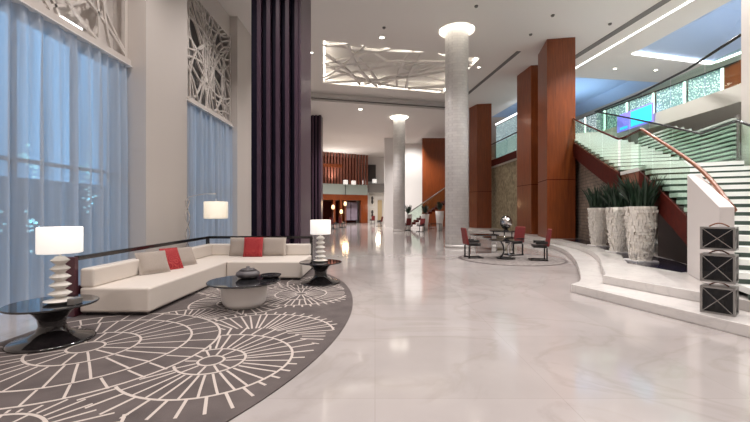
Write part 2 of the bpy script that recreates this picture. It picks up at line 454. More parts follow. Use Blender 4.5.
def lattice(y0, y1, lab, seed, n, wd=.055, bm=None):
    z0, z1 = 4.74, 8.2; w = y1-y0; h = z1-z0
    t = thing('lattice_screen', lab, 'fretwork screen', (-5.6, y0, z0))
    b = B(); f = .09
    b.box(-.02, .14, 0, w, 0, .13); b.box(-.02, .06, 0, w, h-f, h-.002); b.box(-.02, .06, 0, f, .13, h-f); b.box(-.02, .06, w-f, w, .13, h-f)
    b.build('frame', M['paint'], t)
    b = B()
    for i, run in enumerate(arcs_in_rect(w-.1, h-.2, n, seed, 1.2, 5.)):
        b.ribbon([(.01+.012*(i % 4), .05+p[0], .13+p[1]) for p in run], wd, .05, nrm=(1, 0, 0))
    b.build('fretwork', M['paint'], t)
    B().box(-.30, -.27, 0, w, 0, h).build('back_panel', bm or M['paint'], t)
lattice(4.8, 8.4, 'beige curved fretwork screen above the near blue curtain', 11, 26)
lattice(11.0, 14.4, 'beige curved fretwork screen above the far narrow curtain', 12, 34, .045, M['greyw'])
b = B().box(-5.58, -5.5, 6.6, 7.05, 4.875, 4.93)
tag(b.build('strip_light', M['litew'], off=(-5.54, 6.8, 4.875)), 'short glowing white light lying on ledge above near curtain', 'light')
# outside, seen softly through the sheers
tag(B().box(-30, -18, -6, 30, -.2, 3.2).build('office_building', M['outwall'], off=(-24, 12, -.2)), 'grey low building outside, glimpsed through the near sheer curtain', 'building')
tag(B().box(-40, -5.96, -10, 40, -.25, -.2).build('ground', M['outwall']), 'grey paving outside the curtained windows', 'ground', kind='structure')
for i, (yy, zz) in enumerate([(8.7, 2.7), (10.4, 2.6), (8.8, 1.2), (10.5, 1.9), (7.9, 1.4)]):
    b = B()
    r = random.Random(i)
    for k in range(16):
        y_, z_ = yy+r.gauss(0, .13), zz+r.gauss(0, .2); b.box(-8.02, -7.98, y_-.025, y_+.025, z_-.025, z_+.025)
    tag(b.build('hanging_light_cluster', M['olit'], off=(-8, yy, zz)),
        ['sparkling cyan lights glimpsed through near curtain, upper left cluster', 'sparkling cyan lights glimpsed through near curtain, upper right cluster',
         'sparkling cyan lights glimpsed through near curtain, low middle cluster', 'faint cyan lights glimpsed through near curtain, right middle cluster', 'faint cyan lights glimpsed through near curtain, lowest left cluster'][i], 'lights', kind='stuff')

# ------------------------------------------------------------------ plum slatted columns
def plum(x0, x1, y0, y1, z1, lab, n, sd=.29):
    cx = (x0+x1)/2; t = thing('slatted_column', lab, 'column', (cx, y0, 0), kind='structure')
    w = x1-x0; D = y1-y0
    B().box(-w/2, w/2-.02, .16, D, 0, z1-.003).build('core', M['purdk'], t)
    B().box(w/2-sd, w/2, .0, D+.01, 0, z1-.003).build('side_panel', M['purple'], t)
    span = w-sd-.07; p = span/n
    for k in range(n):
        x = -w/2+.06+p*k
        B().box(x+p*.56, x+p, .0, .158, 0, z1-.003).build('slat', M['purple'], t, bevel=.008)
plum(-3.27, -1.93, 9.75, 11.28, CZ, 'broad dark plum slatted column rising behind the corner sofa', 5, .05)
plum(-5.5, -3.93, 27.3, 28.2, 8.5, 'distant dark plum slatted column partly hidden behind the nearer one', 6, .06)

# ------------------------------------------------------------------ marble columns
def mcol(c, r, z1, lab, lab2):
    t = thing('marble_column', lab, 'column', (*c, 0), kind='structure')
    B().lathe([(r, .12), (r, z1)], seg=48).build('shaft', M['colm'], t)
    B().lathe([(r+.015, 0), (r+.015, .12)], seg=48).build('base', M['step'], t)
mcol(COL1, .475, CZ+.3, 'large round pale marble column in middle of the lobby', '')
mcol(COL2, .44, 8.5, 'smaller-looking round marble column farther down the hall', '')
b = B()
for k in range(60):
    a0, a1 = 2*PI*k/60, 2*PI*(k+1)/60; pts = []
    for z in (CZ+.16, CZ+.22):
        for rr, aa in ((.62, a0), (.73, a0), (.73, a1), (.62, a1)): pts.append((COL1[0]+rr*math.cos(aa), COL1[1]+rr*math.sin(aa), z))
    b.hexa(pts)
tag(b.build('ring_light', M['lite'], off=(*COL1, CZ+.16)), 'glowing ring light in cove around top of nearer marble column', 'light')
b = B()
for k in range(60):
    a0, a1 = 2*PI*k/60, 2*PI*(k+1)/60; pts = []
    for z in (8.46, 8.497):
        for rr, aa in ((.46, a0), (.66, a0), (.66, a1), (.46, a1)): pts.append((COL2[0]+rr*math.cos(aa), COL2[1]+rr*math.sin(aa), z))
    b.hexa(pts)
tag(b.build('ring_light', M['lite'], off=(*COL2, 8.46)), 'glowing ring light around top of the farther marble column', 'light')

# ------------------------------------------------------------------ tray lattice and cove strips
t = thing('tray_lattice', 'white curved lattice hanging in the lit ceiling tray', 'lattice', (1.05, 20.2, CZ))
o0 = Vector((-2.3, 16.5, 0)); U = Vector((7.45, 1.9, 0)); V = Vector((-.75, 5.5, 0))
b = B(); Lu, Lv = U.length, V.length
for i, run in enumerate(arcs_in_rect(Lu, Lv, 19, 31, 7, 22, .15)):
    pts = [o0+U*(p[0]/Lu)+V*(p[1]/Lv)-Vector((1.05, 20.2, 0)) for p in run]
    b.ribbon([(p.x, p.y, .06+.02*(i % 5)) for p in pts], .13, .11)
b.build('fretwork', M['ceil'], t)
def strip(a, c, w, h, m, lab, cat='light', name='strip_light'):
    b = B().bar(a, c, w, h); o = (Vector(a)+Vector(c))/2
    return tag(b.build(name, m, off=o), lab, cat)
tz = 9.12
q = [Vector((*p, tz)) for p in tray]; cen = sum(q, Vector())/4
q = [p+(cen-p)*.02 for p in q]
qe = lambda i: (q[i].lerp(q[(i+1) % 4], .03), q[i].lerp(q[(i+1) % 4], .97))
for i, lab in enumerate(('near edge', 'right edge', 'far edge', 'left edge')):
    strip(*qe(i), .06, .12, M['lite'], 'warm cove strip light along %s of the lattice ceiling tray' % lab)
# dark slots and white strip in ceiling
strip((5.75, 25.4, CZ-.012), (6.75, 17.6, CZ-.012), .2, .02, M['slot'], 'dark linear slot in ceiling from middle column to wood pillars', 'air slot', 'ceiling_slot')
strip((9.45, 20.6, CZ-.012), (11.4, 5.0, CZ-.012), .30, .02, M['slot'], 'long dark linear slot in ceiling at upper right', 'air slot', 'ceiling_slot')
strip((10.4, 20.5, CZ-.012), (12.0, 7.0, CZ-.012), .10, .02, M['litew'], 'long thin white strip light in the ceiling right of dark slot')
strip((12.25, 17.75, CZ-.03), (17.1, 19.0, CZ-.03), .22, .05, M['litew'], 'bright strip light along far edge of the pitched blue recess')
strip((17.12, 18.85, CZ-.03), (17.9, 12.0, CZ-.03), .18, .05, M['litew'], 'bright strip light along right edge of the pitched blue recess')

# downlights and sprinklers
def downlight(x, y, z, lab, r=.09, grp=None):
    t = thing('downlight', lab, 'downlight', (x, y, z), group=grp)
    ring = B().lathe([(r, -.03), (r*1.25, -.02), (r*1.3, -.001)], seg=20).build('trim_ring', M['white'], t)
    B().lathe([(r*.8, -.036), (r*.8, -.031)], seg=20).build('lens', M['lamp'], ring)
    return t
downlight(.3, 16.15, CZ, 'bright downlight just above near edge of the lattice tray', .12)
downlight(5.4, 19.5, CZ, 'small downlight right of the lattice tray by the column', .08)
downlight(-3.0, 17.7, CZ, 'small downlight left of the lattice tray by plum column', .08)
downlight(-1.0, 25.7, 8.5, 'round downlight in lower far ceiling left of the far column', .16)
downlight(12.6, 19.7, CZ, 'small downlight in ceiling below pale blue recess, left one', .09)
downlight(14.9, 19.9, CZ, 'small downlight in ceiling below pale blue recess, right one', .09)
for x, y, lab in ((3.7, 13.7, 'small dark sprinkler head above the middle marble column'), (6.8, 14.35, 'small dark sprinkler head in ceiling above the wood pillars'),
                  (9.4, 15.0, 'small dark sprinkler head near the long ceiling slot'), (.37, 15.3, 'grey smoke detector on ceiling above the lattice tray'),
                  (6.6, 15.9, 'faint grey detector on ceiling left of the wide wood pillar')):
    tag(B().lathe([(.05, CZ-.06), (.07, CZ-.03), (.07, CZ-.001)], x, y, 16).build('ceiling_sprinkler', M['slot'], off=(x, y, CZ-.03)), lab, 'ceiling fitting')

# ------------------------------------------------------------------ circular rug with seed-head pattern
RC = (-2.6, 5.7); RA, RB = 2.25, 4.2; XL = -4.25
def in_rug(x, y, m=0.): return ((x-RC[0])/(RA-m))**2+((y-RC[1])/(RB-m))**2 < 1 and x > XL+m
out = []
for k in range(160):
    a = 2*PI*k/160; x = RC[0]+RA*math.cos(a); y = RC[1]+RB*math.sin(a); out.append((max(x, XL), y))
pol = []
for p in out:
    if not pol or (Vector(p)-Vector(pol[-1])).length > .01: pol.append(p)
b = B().prism(pol, 0.001, .012)
flowers = [  # centre, ring radii, rays per ring, ticks beyond last ring
    ((-3.16, 4.10), (.17, .50, 1.02, 1.33), (0, 14, 30, 30), .0),
    ((-1.63, 3.73), (.12, .32, .78), (0, 12, 34), .28),
    ((-1.33, 6.75), (.10, .45, .83), (0, 20, 44), .12),
    ((-1.45, 4.45), (.20, .95), (0, 46), .12),
    ((-2.55, 4.95), (.15, .75), (0, 44), .0),
    ((-2.15, 6.15), (.15, .40, .80), (0, 16, 36), .0),
    ((-2.6, 2.35), (.14, .40, .85), (0, 14, 34), .12),
    ((-1.2, 7.9), (.10, .35, .62), (0, 14, 30), .0),
    ((-2.65, 7.35), (.12, .4, .75), (0, 14, 34), .1),
    ((-3.7, 2.9), (.2, .6, 1.0), (0, 14, 34), .0),
]
ZT = .0128
def hidden(x, y, i):
    for j in range(i):
        (cx, cy), rr, _, tk = flowers[j]
        if math.hypot(x-cx, y-cy) < rr[-1]+tk*.75: return True
    return not in_rug(x, y, .10)
def lineseg(pts, w, i):
    cur = []
    def flush(c):
        if len(c) > 1:
            vs = []; zc = ZT+(len(b.f) % 89)*2.5e-6
            for k, p in enumerate(c):
                d = Vector(c[min(k+1, len(c)-1)])-Vector(c[max(k-1, 0)]); n = Vector((-d.y, d.x)).normalized()*w/2
                vs += [(p[0]+n.x, p[1]+n.y, zc), (p[0]-n.x, p[1]-n.y, zc)]
            b.add(vs, [(2*k, 2*k+1, 2*k+3, 2*k+2) for k in range(len(c)-1)], 1)
    for p in pts:
        if hidden(p[0], p[1], i): flush(cur); cur = []
        else: cur.append(p)
    flush(cur)
rr_ = random.Random(4)
for i, ((cx, cy), rads, rays, tk) in enumerate(flowers):
    for R in rads:
        lineseg([(cx+R*math.cos(2*PI*k/72)*(1+.03*math.sin(4*PI*k/72)), cy+R*math.sin(2*PI*k/72)) for k in range(73)], .026, i)
    for q_ in range(1, len(rads)):
        n = rays[q_]
        for k in range(n):
            a = 2*PI*(k+rr_.uniform(-.15, .15))/n; da = rr_.uniform(-.03, .03)
            r0, r1 = rads[q_-1]+.02, rads[q_]
            lineseg([(cx+(r0+(r1-r0)*s/8)*math.cos(a+da*s/8), cy+(r0+(r1-r0)*s/8)*math.sin(a+da*s/8)) for s in range(9)], .022, i)
    if tk:
        n = rays[-1]
        for k in range(n):
            a = 2*PI*(k+.5)/n
            lineseg([(cx+(rads[-1]+tk*s/6)*math.cos(a), cy+(rads[-1]+tk*s/6)*math.sin(a)) for s in range(7)], .026, i)
tag(b.build('area_rug', [M['rug'], M['rugl']], off=(RC[0], RC[1], 0)), 'large dark taupe rug with cream seed-head line pattern under sofa and tables', 'rug')
RZ = .0130

# ------------------------------------------------------------------ sectional sofa
sx, sy = -3.2, 8.05
t = thing('sectional_sofa', 'low cream leather corner sofa with dark rail frame along curtain wall', 'sofa', (-3.2, 8.05, RZ))
def sb(x0, x1, y0, y1, z0, z1): return B().box(x0-sx, x1-sx, y0-sy, y1-sy, z0, z1)
sb(-4.19, -3.2, 5.31, 9.36, .045, .40).build('seat', M['leather'], t, bevel=.035, seg=4)
sb(-3.195, -1.58, 8.05, 9.36, .045, .40).build('seat', M['leather'], t, bevel=.035, seg=4)
sb(-4.195, -4.0, 5.32, 9.2, .40, .67).build('backrest', M['leather'], t, bevel=.03, seg=3)
sb(-4.195, -1.60, 9.2, 9.42, .40, .67).build('backrest', M['leather'], t, bevel=.03, seg=3)
b = sb(-4.12, -3.25, 5.35, 9.3, .001, .045); b.box(-3.25-sx, -1.62-sx, 8.1-sy, 9.3-sy, .001, .045); b.build('plinth', M['black'], t)
sb(-4.42, -4.205, 5.25, 5.32, .001, .84).build('end_panel', M['maroon'], t, bevel=.006)
sb(-4.27, -4.205, 5.32, 9.58, .785, .85).build('rail', M['black'], t, bevel=.006)
sb(-4.27, -1.58, 9.52, 9.58, .785, .85).build('rail', M['black'], t, bevel=.006)
for (x, y) in ((-4.235, 9.49), (-1.62, 9.55)):
    sb(x-.035, x+.035, y-.03, y+.03, .001, .785).build('rail_post', M['black'], t)
sb(-4.26, -4.23, 5.32, 9.46, .001, .42).build('back_board', M['maroon'], t)
sb(-4.2, -1.66, 9.48, 9.51, .001, .42).build('back_board', M['maroon'], t)

# pillows (soft pads)
def pad(w, h, th, n=14):
    vs = []; fs = []
    for s in (1, -1):
        for j in range(n+1):
            for i in range(n+1):
                u, v = 2*i/n-1, 2*j/n-1
                e = max(0, (1-u**4)*(1-v**4))**.6
                k = 1-.05*(1-abs(u))*0-.0
                vs.append((u*w/2*(1-.045*(v*v < .99)*(1-v*v)), s*th/2*e, (v*.5+.5)*h*(1) + .0))
    m = (n+1)**2
    for s in (0, 1):
        for j in range(n):
            for i in range(n):
                a = s*m+j*(n+1)+i; q = (a, a+1, a+n+2, a+n+1); fs.append(q if s == 1 else q[::-1])
    for i in range(n):
        fs.append((i, i+1, m+i+1, m+i)); a = n*(n+1)+i; fs.append((a, m+a, m+a+1, a+1))
        a = i*(n+1); fs.append((a, m+a, m+a+n+1, a+n+1)); a = i*(n+1)+n; fs.append((a, a+n+1, m+a+n+1, m+a))
    return B().add(vs, fs, 0, True)
pz = RZ+.402
def pillow(x, y, rz, tilt, m, lab, w=.5, h=.42, th=.14, roll=0):
    o = pad(w, h, th).build('throw_pillow', m); o.rotation_euler = (tilt, roll, rz); o.location = (x, y, pz)
    return tag(o, lab, 'pillow', 'throw pillows on the corner sofa')
# backs run along +Y for section one: a pad faces -x.. turned a quarter
pillow(-3.80, 6.50, .98, -.50, M['beige'], 'taupe pillow leaning at near end of the pillow row by window', .52, .42, .15)
pillow(-3.72, 6.98, 1.08, -.50, M['red'], 'red rosette pillow between two taupe pillows on the window side', .36, .44, .12)
pillow(-3.76, 7.45, 1.05, -.52, M['beige'], 'taupe pillow behind the red one on the window side', .52, .40, .15)
pillow(-3.28, 9.03, -.05, -.22, M['beige'], 'taupe pillow left of the red one on the back section', .50, .45, .14)
pillow(-2.90, 8.88, .03, -.25, M['red'], 'red rosette pillow between taupe pillows on back section', .46, .47, .13)
pillow(-2.46, 9.03, .05, -.22, M['beige'], 'taupe pillow right of the red one on the back section', .62, .45, .15)

# ------------------------------------------------------------------ side tables, lamps
def side_table(x, y, lab):
    t = thing('side_table', lab, 'side table', (x, y, RZ), group='black pedestal side tables')
    B().lathe([(.40, 0), (.41, .012), (.38, .03), (.24, .065), (.15, .12), (.125, .19), (.14, .27), (.19, .34), (.26, .385), (.28, .41)], seg=40).build('pedestal', M['black'], t)
    B().lathe([(.41, .411), (.435, .417), (.44, .43), (.43, .437)], seg=48).build('table_top', M['blacktop'], t)
    return t
side_table(-3.70, 4.30, 'black round pedestal side table at near end of the sofa')
side_table(-1.13, 7.78, 'black round pedestal side table at far right end of the sofa')
def table_lamp(x, y, lab):
    t = thing('table_lamp', lab, 'table lamp', (x, y, RZ+.4385), group='stacked-disc table lamps')
    prof = [(.10, 0), (.155, .028), (.045, .062)]
    for k in range(5):
        z = .062+k*.094; r = .112-.005*k
        prof += [(r, z+.047), (.042, z+.092)]
    B().lathe(prof, seg=24, smooth=False).build('stem', M['cer'], t)
    b = B().lathe([(.207, .57), (.211, .578), (.211, .855), (.205, .865)], seg=40)
    b.build('lamp_shade', M['shade'], t)
    B().lathe([(.012, .53), (.012, .56)], seg=10).build('neck', M['chrome'], t)
    return t
table_lamp(-3.61, 4.30, 'lit white drum table lamp on near side table before the curtain')
table_lamp(-1.13, 7.78, 'lit white drum table lamp on far side table by plum column')
# little black object and cable beside the near lamp
B_ = B().box(-3.42, -3.34, 4.16, 4.29, RZ+.439, RZ+.51)
tag(B_.build('card_holder', M['steel'], off=(-3.38, 4.22, RZ+.439), bevel=.006), 'small grey card holder beside near lamp stem', 'card holder')
pts = catmull([(-3.8, 4.4, RZ+.40), (-4.05, 4.35, .25), (-4.0, 4.25, .13), (-3.85, 4.15, .12), (-3.78, 4.12, RZ+.1)], 8)

# coffee table
t = thing('coffee_table', 'round coffee table with dark glass top on white drum base', 'coffee table', (-2.05, 5.88, RZ))
B().lathe([(.22, 0), (.28, .01), (.325, .08), (.345, .2), (.35, .33), (.34, .375)], seg=44).build('drum_base', P('cream_lacquer', (.84, .81, .78), .3), t)
B().lathe([(.535, .376), (.55, .385), (.55, .397), (.54, .402)], seg=56).build('table_top', M['blacktop'], t)
t = thing('lidded_bowl', 'grey stone lidded bowl sitting on the coffee table', 'bowl', (-2.05, 6.05, RZ+.4025))
B().lathe([(.08, 0), (.15, .02), (.19, .06), (.18, .10), (.13, .13)], seg=28).build('bowl', P('grey_stone', (.10, .09, .095), .5, var=.4, scale=10), t)
B().lathe([(.135, .131), (.10, .155), (.03, .165), (.03, .19), (.0001, .195)], seg=28).build('lid', P('dark_grey_stone', (.07, .062, .066), .5), t)
t = thing('tray_dish', 'dark smoked glass dish beside the lidded bowl on coffee table', 'dish', (-1.70, 6.12, RZ+.4025))
B().lathe([(.10, 0), (.14, .01), (.17, .05), (.165, .052), (.13, .018), (.0001, .012)], seg=28).build('dish', M['blacktop'], t)

# ------------------------------------------------------------------ arc floor lamp
t = thing('floor_lamp', 'chrome floor lamp with cream drum shade behind sofa corner', 'floor lamp', (-4.86, 9.72, 0))
B().lathe([(.17, 0), (.17, .02), (.05, .03)], seg=30).build('base', M['chrome'], t)
for s in (-1, 1):
    pts = [(s*.055*math.cos(k*.42), .02*math.sin(k*.42), .03+1.75*k/30) for k in range(31)]
    B().tube(pts, .014).build('pole', M['chrome'], t)
pts = catmull([(0, 0, 1.76), (.06, -.02, 1.86), (.40, -.04, 1.93), (.76, -.05, 1.95)], 6)
B().tube(pts, .013).build('arm', M['chrome'], t)
B().tube([(.76, -.05, 1.95), (.76, -.05, 1.74)], .006).build('hanger', M['chrome'], t)
B().lathe([(.285, 1.31), (.29, 1.32), (.29, 1.73), (.283, 1.74)], .76, -.05, 40).build('lamp_shade', M['shadec'], t)

# ------------------------------------------------------------------ wood pillars
def wpillar(p, lab, z0=.3, z1=CZ):
    t = thing('wood_pillar', lab, 'pillar', (p[0][0], p[0][1], z0), kind='structure')
    b = B().prism([(x-p[0][0], y-p[0][1]) for x, y in p], 0, z1-z0-.003)
    b.build('veneer', M['wood'], t, bevel=.01)
    # dark reveal cut across the faces
    cx = sum(q[0] for q in p)/4-p[0][0]; cy = sum(q[1] for q in p)/4-p[0][1]
    b = B().prism([(cx+(x-p[0][0]-cx)*1.006, cy+(y-p[0][1]-cy)*1.006) for x, y in p], 2.55, 2.58)
    b.build('reveal', M['reddk'], t)
wpillar([(7.5, 16.35), (8.64, 16.16), (8.95, 17.8), (7.82, 18.0)], 'widest red-brown wood pillar, rightmost, beside the staircase')
wpillar([(8.03, 19.3), (9.1, 19.12), (9.0, 20.6), (7.87, 20.8)], 'red-brown wood pillar half hidden behind the widest pillar')
wpillar([(7.15, 26.3), (8.13, 26.15), (7.85, 27.1), (6.85, 27.3)], 'red-brown wood pillar just right of the marble column')
# ------------------------------------------------------------------ platform steps
def smooth2(pts, n=6): return [(v.x, v.y) for v in catmull([(x, y, 0) for x, y in pts], n)]
s1c = smooth2([(3.63, 6.94), (4.05, 7.40), (4.84, 8.9), (5.6, 10.5), (6.3, 12.2), (6.8, 13.7), (7.1, 15.4), (7.15, 17.5), (6.95, 20), (6.6, 23), (6.3, 26), (6.1, 29)])
s2c = smooth2([(4.25, 7.0), (4.45, 7.25), (5.04, 8.33), (5.9, 9.9), (6.6, 11.5), (7.05, 13), (7.32, 15), (7.4, 17.5), (7.25, 20), (6.95, 23), (6.65, 26), (6.45, 29)])
struct('step_lower', B().prism([(5.4, 1.4), (4.42, 4.43)]+s1c+[(20, 29), (20, 1.4)], 0, .15), M['step'], 'lower curved pale marble step of the stair platform', 'step', bevel=.01)
struct('step_upper', B().prism([(6.45, 1.5), (4.8, 5.56)]+s2c+[(20, 29), (20, 1.5)], .15, .30), M['step'], 'upper curved pale marble step carrying planters and stair', 'step', bevel=.01)
bed = [(5.85, 8.62), (6.50, 7.80), (6.25, 7.3), (6.9, 8.9), (7.45, 10.6), (7.75, 11.5), (8.9, 15.9), (7.95, 15.9), (7.5, 12.8), (6.75, 10.3)]
bed = [(5.80, 8.62), (5.98, 7.32), (6.55, 7.5), (7.15, 8.9), (7.4, 10.3), (7.65, 11.5), (8.85, 15.9), (7.95, 15.9), (7.5, 12.8), (6.75, 10.3)]
struct('trim_1', B().prism(bed, .30, .306), M['bed'], 'black polished stone bed beneath the textured planters', 'floor inlay')

# ------------------------------------------------------------------ staircase
st = thing('staircase', 'grand white staircase with landing, glass sides and red wood stringers', 'staircase', (6, 6, .3))
OFF = Vector((6, 6, .3))
def loc(v): return Vector(v)-OFF
def flight(inn, out_, z0, z1, n):
    def even(path, n=60):
        acc = [0.]
        for a, b_ in zip(path, path[1:]): acc.append(acc[-1]+(b_-a).length)
        res = []; j = 0
        for k in range(n+1):
            d = acc[-1]*k/n
            while j < len(path)-2 and acc[j+1] < d: j += 1
            f = (d-acc[j])/max(1e-6, acc[j+1]-acc[j]); res.append(path[j].lerp(path[j+1], min(1, f)))
        return res
    I = even(catmull(inn, 20)); O = even(catmull(out_, 20))
    def at(path, t):
        f = t*(len(path)-1); i = min(int(f), len(path)-2); return path[i].lerp(path[i+1], f-i)
    r = (z1-z0)/n
    for k in range(n):
        t0, t1 = k/n, (k+1)/n+(.012 if k < n-1 else 0)
        a, b_, c, d_ = at(I, t0), at(O, t0), at(O, min(1, t1)), at(I, min(1, t1)); z = z0+r*(k+1)
        B().prism([(p.x-6, p.y-6) for p in (a, b_, c, d_)], z-.088-.3, z-.3).build('tread', M['tread'], st)
        a2, b2, c2, d2 = at(I, t0+.04/n), at(O, t0+.04/n), at(O, t0+.12/n), at(I, t0+.12/n)
        B().prism([(p.x-6, p.y-6) for p in (a2, b2, c2, d2)], z-r-.3, z-.089-.3).build('riser', M['riser'], st)
    return I, O, at
def stringer(path, at, z0, z1, depth, off, th, m, name='stringer', t0=0., t1=1., drop=.10):
    n = 24; top = []; vs = []; fs = []
    for k in range(n+1):
        t = t0+(t1-t0)*k/n; p = at(path, t); q_ = at(path, min(1, t+.01)); q0 = at(path, max(0, t-.01)); d = (q_-q0).normalized(); nn = Vector((d.y, -d.x, 0))
        z = z0+(z1-z0)*t-drop
        a = p+nn*off; c = p+nn*(off+th); zb = max(.305, z-depth)
        vs += [loc((a.x, a.y, zb)), loc((c.x, c.y, zb)), loc((c.x, c.y, max(z, zb+.002))), loc((a.x, a.y, max(z, zb+.002)))]
    for i in range(n):
        a = i*4; c = a+4
        for k in range(4): fs.append((a+k, a+(k+1) % 4, c+(k+1) % 4, c+k))
    fs += [(3, 2, 1, 0), tuple(4*n+k for k in range(4))]
    B().add(vs, fs).build(name, m, st)
def soffit(I, O, at, z0, z1, depth, m, t0=0):
    n = 16; vs = []; fs = []
    for k in range(n+1):
        t = t0+(1-t0)*k/n; z = max(.31, z0+(z1-z0)*t-depth); a, c = at(I, t), at(O, t)
        vs += [loc((a.x, a.y, z)), loc((c.x, c.y, z)), loc((c.x, c.y, z+.03)), loc((a.x, a.y, z+.03))]
    for i in range(n):
        a = i*4; c = a+4
        for k in range(4): fs.append((a+k, a+(k+1) % 4, c+(k+1) % 4, c+k))
    fs += [(3, 2, 1, 0), tuple(4*n+k for k in range(4))]
    B().add(vs, fs).build('soffit', m, st)
LZ = 2.68; GZ = 5.05
in1 = [(5.05, 5.05, 0), (5.24, 5.5, 0), (6.14, 7.2, 0), (7.09, 10.0, 0)]
out1 = [(6.72, 4.15, 0), (6.95, 4.6, 0), (7.78, 6.25, 0), (8.74, 9.1, 0)]
in2 = [(7.42, 11.35, 0), (7.95, 13.6, 0), (8.53, 15.9, 0), (9.02, 17.7, 0)]
out2 = [(9.15, 10.6, 0), (9.55, 12.8, 0), (9.88, 15.0, 0), (10.1, 17.2, 0)]
I1, O1, at1 = flight(in1, out1, .3, LZ, 15)
I2, O2, at2 = flight(in2, out2, LZ, GZ, 15)
B().prism([(p[0]-6, p[1]-6) for p in (in1[-1], out1[-1], out2[0], in2[0])], LZ-.10-.3, LZ-.3).build('landing', M['tread'], st)
B().prism([(p[0]-6, p[1]-6) for p in ((7.12, 10.03), (8.72, 9.14), (9.12, 10.6), (7.45, 11.33))], LZ-.62-.3, LZ-.101-.3).build('landing_beam', M['wood'], st)
stringer(I1, at1, .3, LZ, .55, -.05, .06, M['reddk'], t0=.1)
stringer(O1, at1, .3, LZ, .55, -.02, .06, M['reddk'], t0=.1)
stringer(I2, at2, LZ, GZ, .62, -.05, .06, M['reddk'], drop=.02)
stringer(O2, at2, LZ, GZ, .55, -.02, .06, M['reddk'], drop=.02)
soffit(I1, O1, at1, .3, LZ, .5, M['reddk'], .12)
soffit(I2, O2, at2, LZ, GZ, .5, M['reddk'])
def balustrade(path, at, z0, z1, t0, t1, n, h=1.0, off=-.06):
    for k in range(n):
        a, c = t0+(t1-t0)*k/n+.004, t0+(t1-t0)*(k+1)/n-.004
        m_ = 6; vs = []; fs = []
        for j in range(m_+1):
            t = a+(c-a)*j/m_; p = at(path, t); d = (at(path, min(1, t+.01))-at(path, max(0, t-.01))).normalized(); nn = Vector((d.y, -d.x, 0))
            z = z0+(z1-z0)*t
            for o_ in (off, off+.012):
                q_ = p+nn*o_; vs += [loc((q_.x, q_.y, z-.05)), loc((q_.x, q_.y, z+h-.03))]
        for j in range(m_):
            i = j*4; fs += [(i, i+4, i+5, i+1), (i+2, i+3, i+7, i+6), (i+1, i+5, i+7, i+3), (i, i+2, i+6, i+4)]
        fs += [(0, 1, 3, 2), tuple(m_*4+q_ for q_ in (0, 2, 3, 1))]
        B().add(vs, fs).build('glass_panel', M['glass'], st)
def railpts(path, at, z0, z1, t0, t1, n, h, off):
    out = []
    for k in range(n+1):
        t = t0+(t1-t0)*k/n; p = at(path, t); d = (at(path, min(1, t+.01))-at(path, max(0, t-.01))).normalized(); nn = Vector((d.y, -d.x, 0))
        q_ = p+nn*off; out.append((q_.x, q_.y, z0+(z1-z0)*t+h))
    return out
balustrade(I1, at1, .3, LZ, .46, 1, 3)
balustrade(O1, at1, .3, LZ, .05, 1, 5, off=.05)
balustrade(I2, at2, LZ, GZ, 0, 1, 5)
balustrade(O2, at2, LZ, GZ, 0, 1, 5, off=.05)
def rail(pts, m=None, r=.032): B().tube([loc(p) for p in pts], r).build('handrail', m or M['woodl'], st)
ra = railpts(I1, at1, .3, LZ, .09, 1, 16, 1.0, 0.02)
rail(ra, r=.036)
rb = railpts(I2, at2, LZ, GZ, 0, 1, 12, 1.0, -.05)
rail([ra[-1], (7.48, 11.33, LZ+1.02), rb[0]][:2]+rb, M['reddk'], .03)
rc = railpts(O1, at1, .3, LZ, .02, 1, 14, 1.0, .05); rd = railpts(O2, at2, LZ, GZ, 0, 1, 12, 1.0, .05)
rail(rc+rd, M['blackm'], .032)
# landing outer glass, added slats behind imitate the stairs reflected in it
a, c = Vector((8.78, 9.12, 0)), Vector((9.18, 10.58, 0))
B().hexa([loc((p[0]+dx, p[1], z)) for z in (LZ, LZ+1.0) for p, dx in ((a, 0), (a, .012), (c, .012), (c, 0))]).build('glass_panel', M['glass'], st)
a, c = Vector((7.10, 10.02, 0)), Vector((7.43, 11.33, 0))
B().hexa([loc((p[0]+dx, p[1], z)) for z in (LZ, LZ+1.0) for p, dx in ((a, -.012), (a, 0), (c, 0), (c, -.012))]).build('glass_panel', M['glass'], st)

sw = thing('stair_reflection_screen', 'added pale green slats imitating stair reflections in the landing glass', 'screen', (9.05, 9.5, 2.3))
M['reflection_slat'] = P('pale_reflection', (.58, .66, .60), .35)
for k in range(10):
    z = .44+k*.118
    B().bar((-.06, -.12, z), (.32, 1.32, z), .08, .055).build('reflection_slat', M['reflection_slat'], sw)
B().bar((.06, -.12, .95), (.44, 1.32, .95), .02, 1.22).build('reflection_backing', M['riser'], sw)
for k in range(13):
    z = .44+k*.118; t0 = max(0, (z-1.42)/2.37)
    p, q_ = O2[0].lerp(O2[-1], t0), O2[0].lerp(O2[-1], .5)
    B().bar((p.x+.16-9.05, p.y-9.5, z), (q_.x+.16-9.05, q_.y-9.5, z), .07, .055).build('reflection_slat', M['reflection_slat'], sw)
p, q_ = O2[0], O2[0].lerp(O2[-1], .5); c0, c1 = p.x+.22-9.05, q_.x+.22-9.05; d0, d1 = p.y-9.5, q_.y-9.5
B().hexa([(c0, d0, .38), (c0+.02, d0, .38), (c1+.02, d1, .38), (c1, d1, .38), (c0, d0, 1.45), (c0+.02, d0, 1.45), (c1+.02, d1, 2.0), (c1, d1, 2.0)]).build('reflection_backing', M['riser'], sw)
B().box(-.02, .04, -.16, -.10, -2.0, 1.6).box(.36, .42, 1.3, 1.36, -2.0, 1.6).build('post', M['steel'], sw)

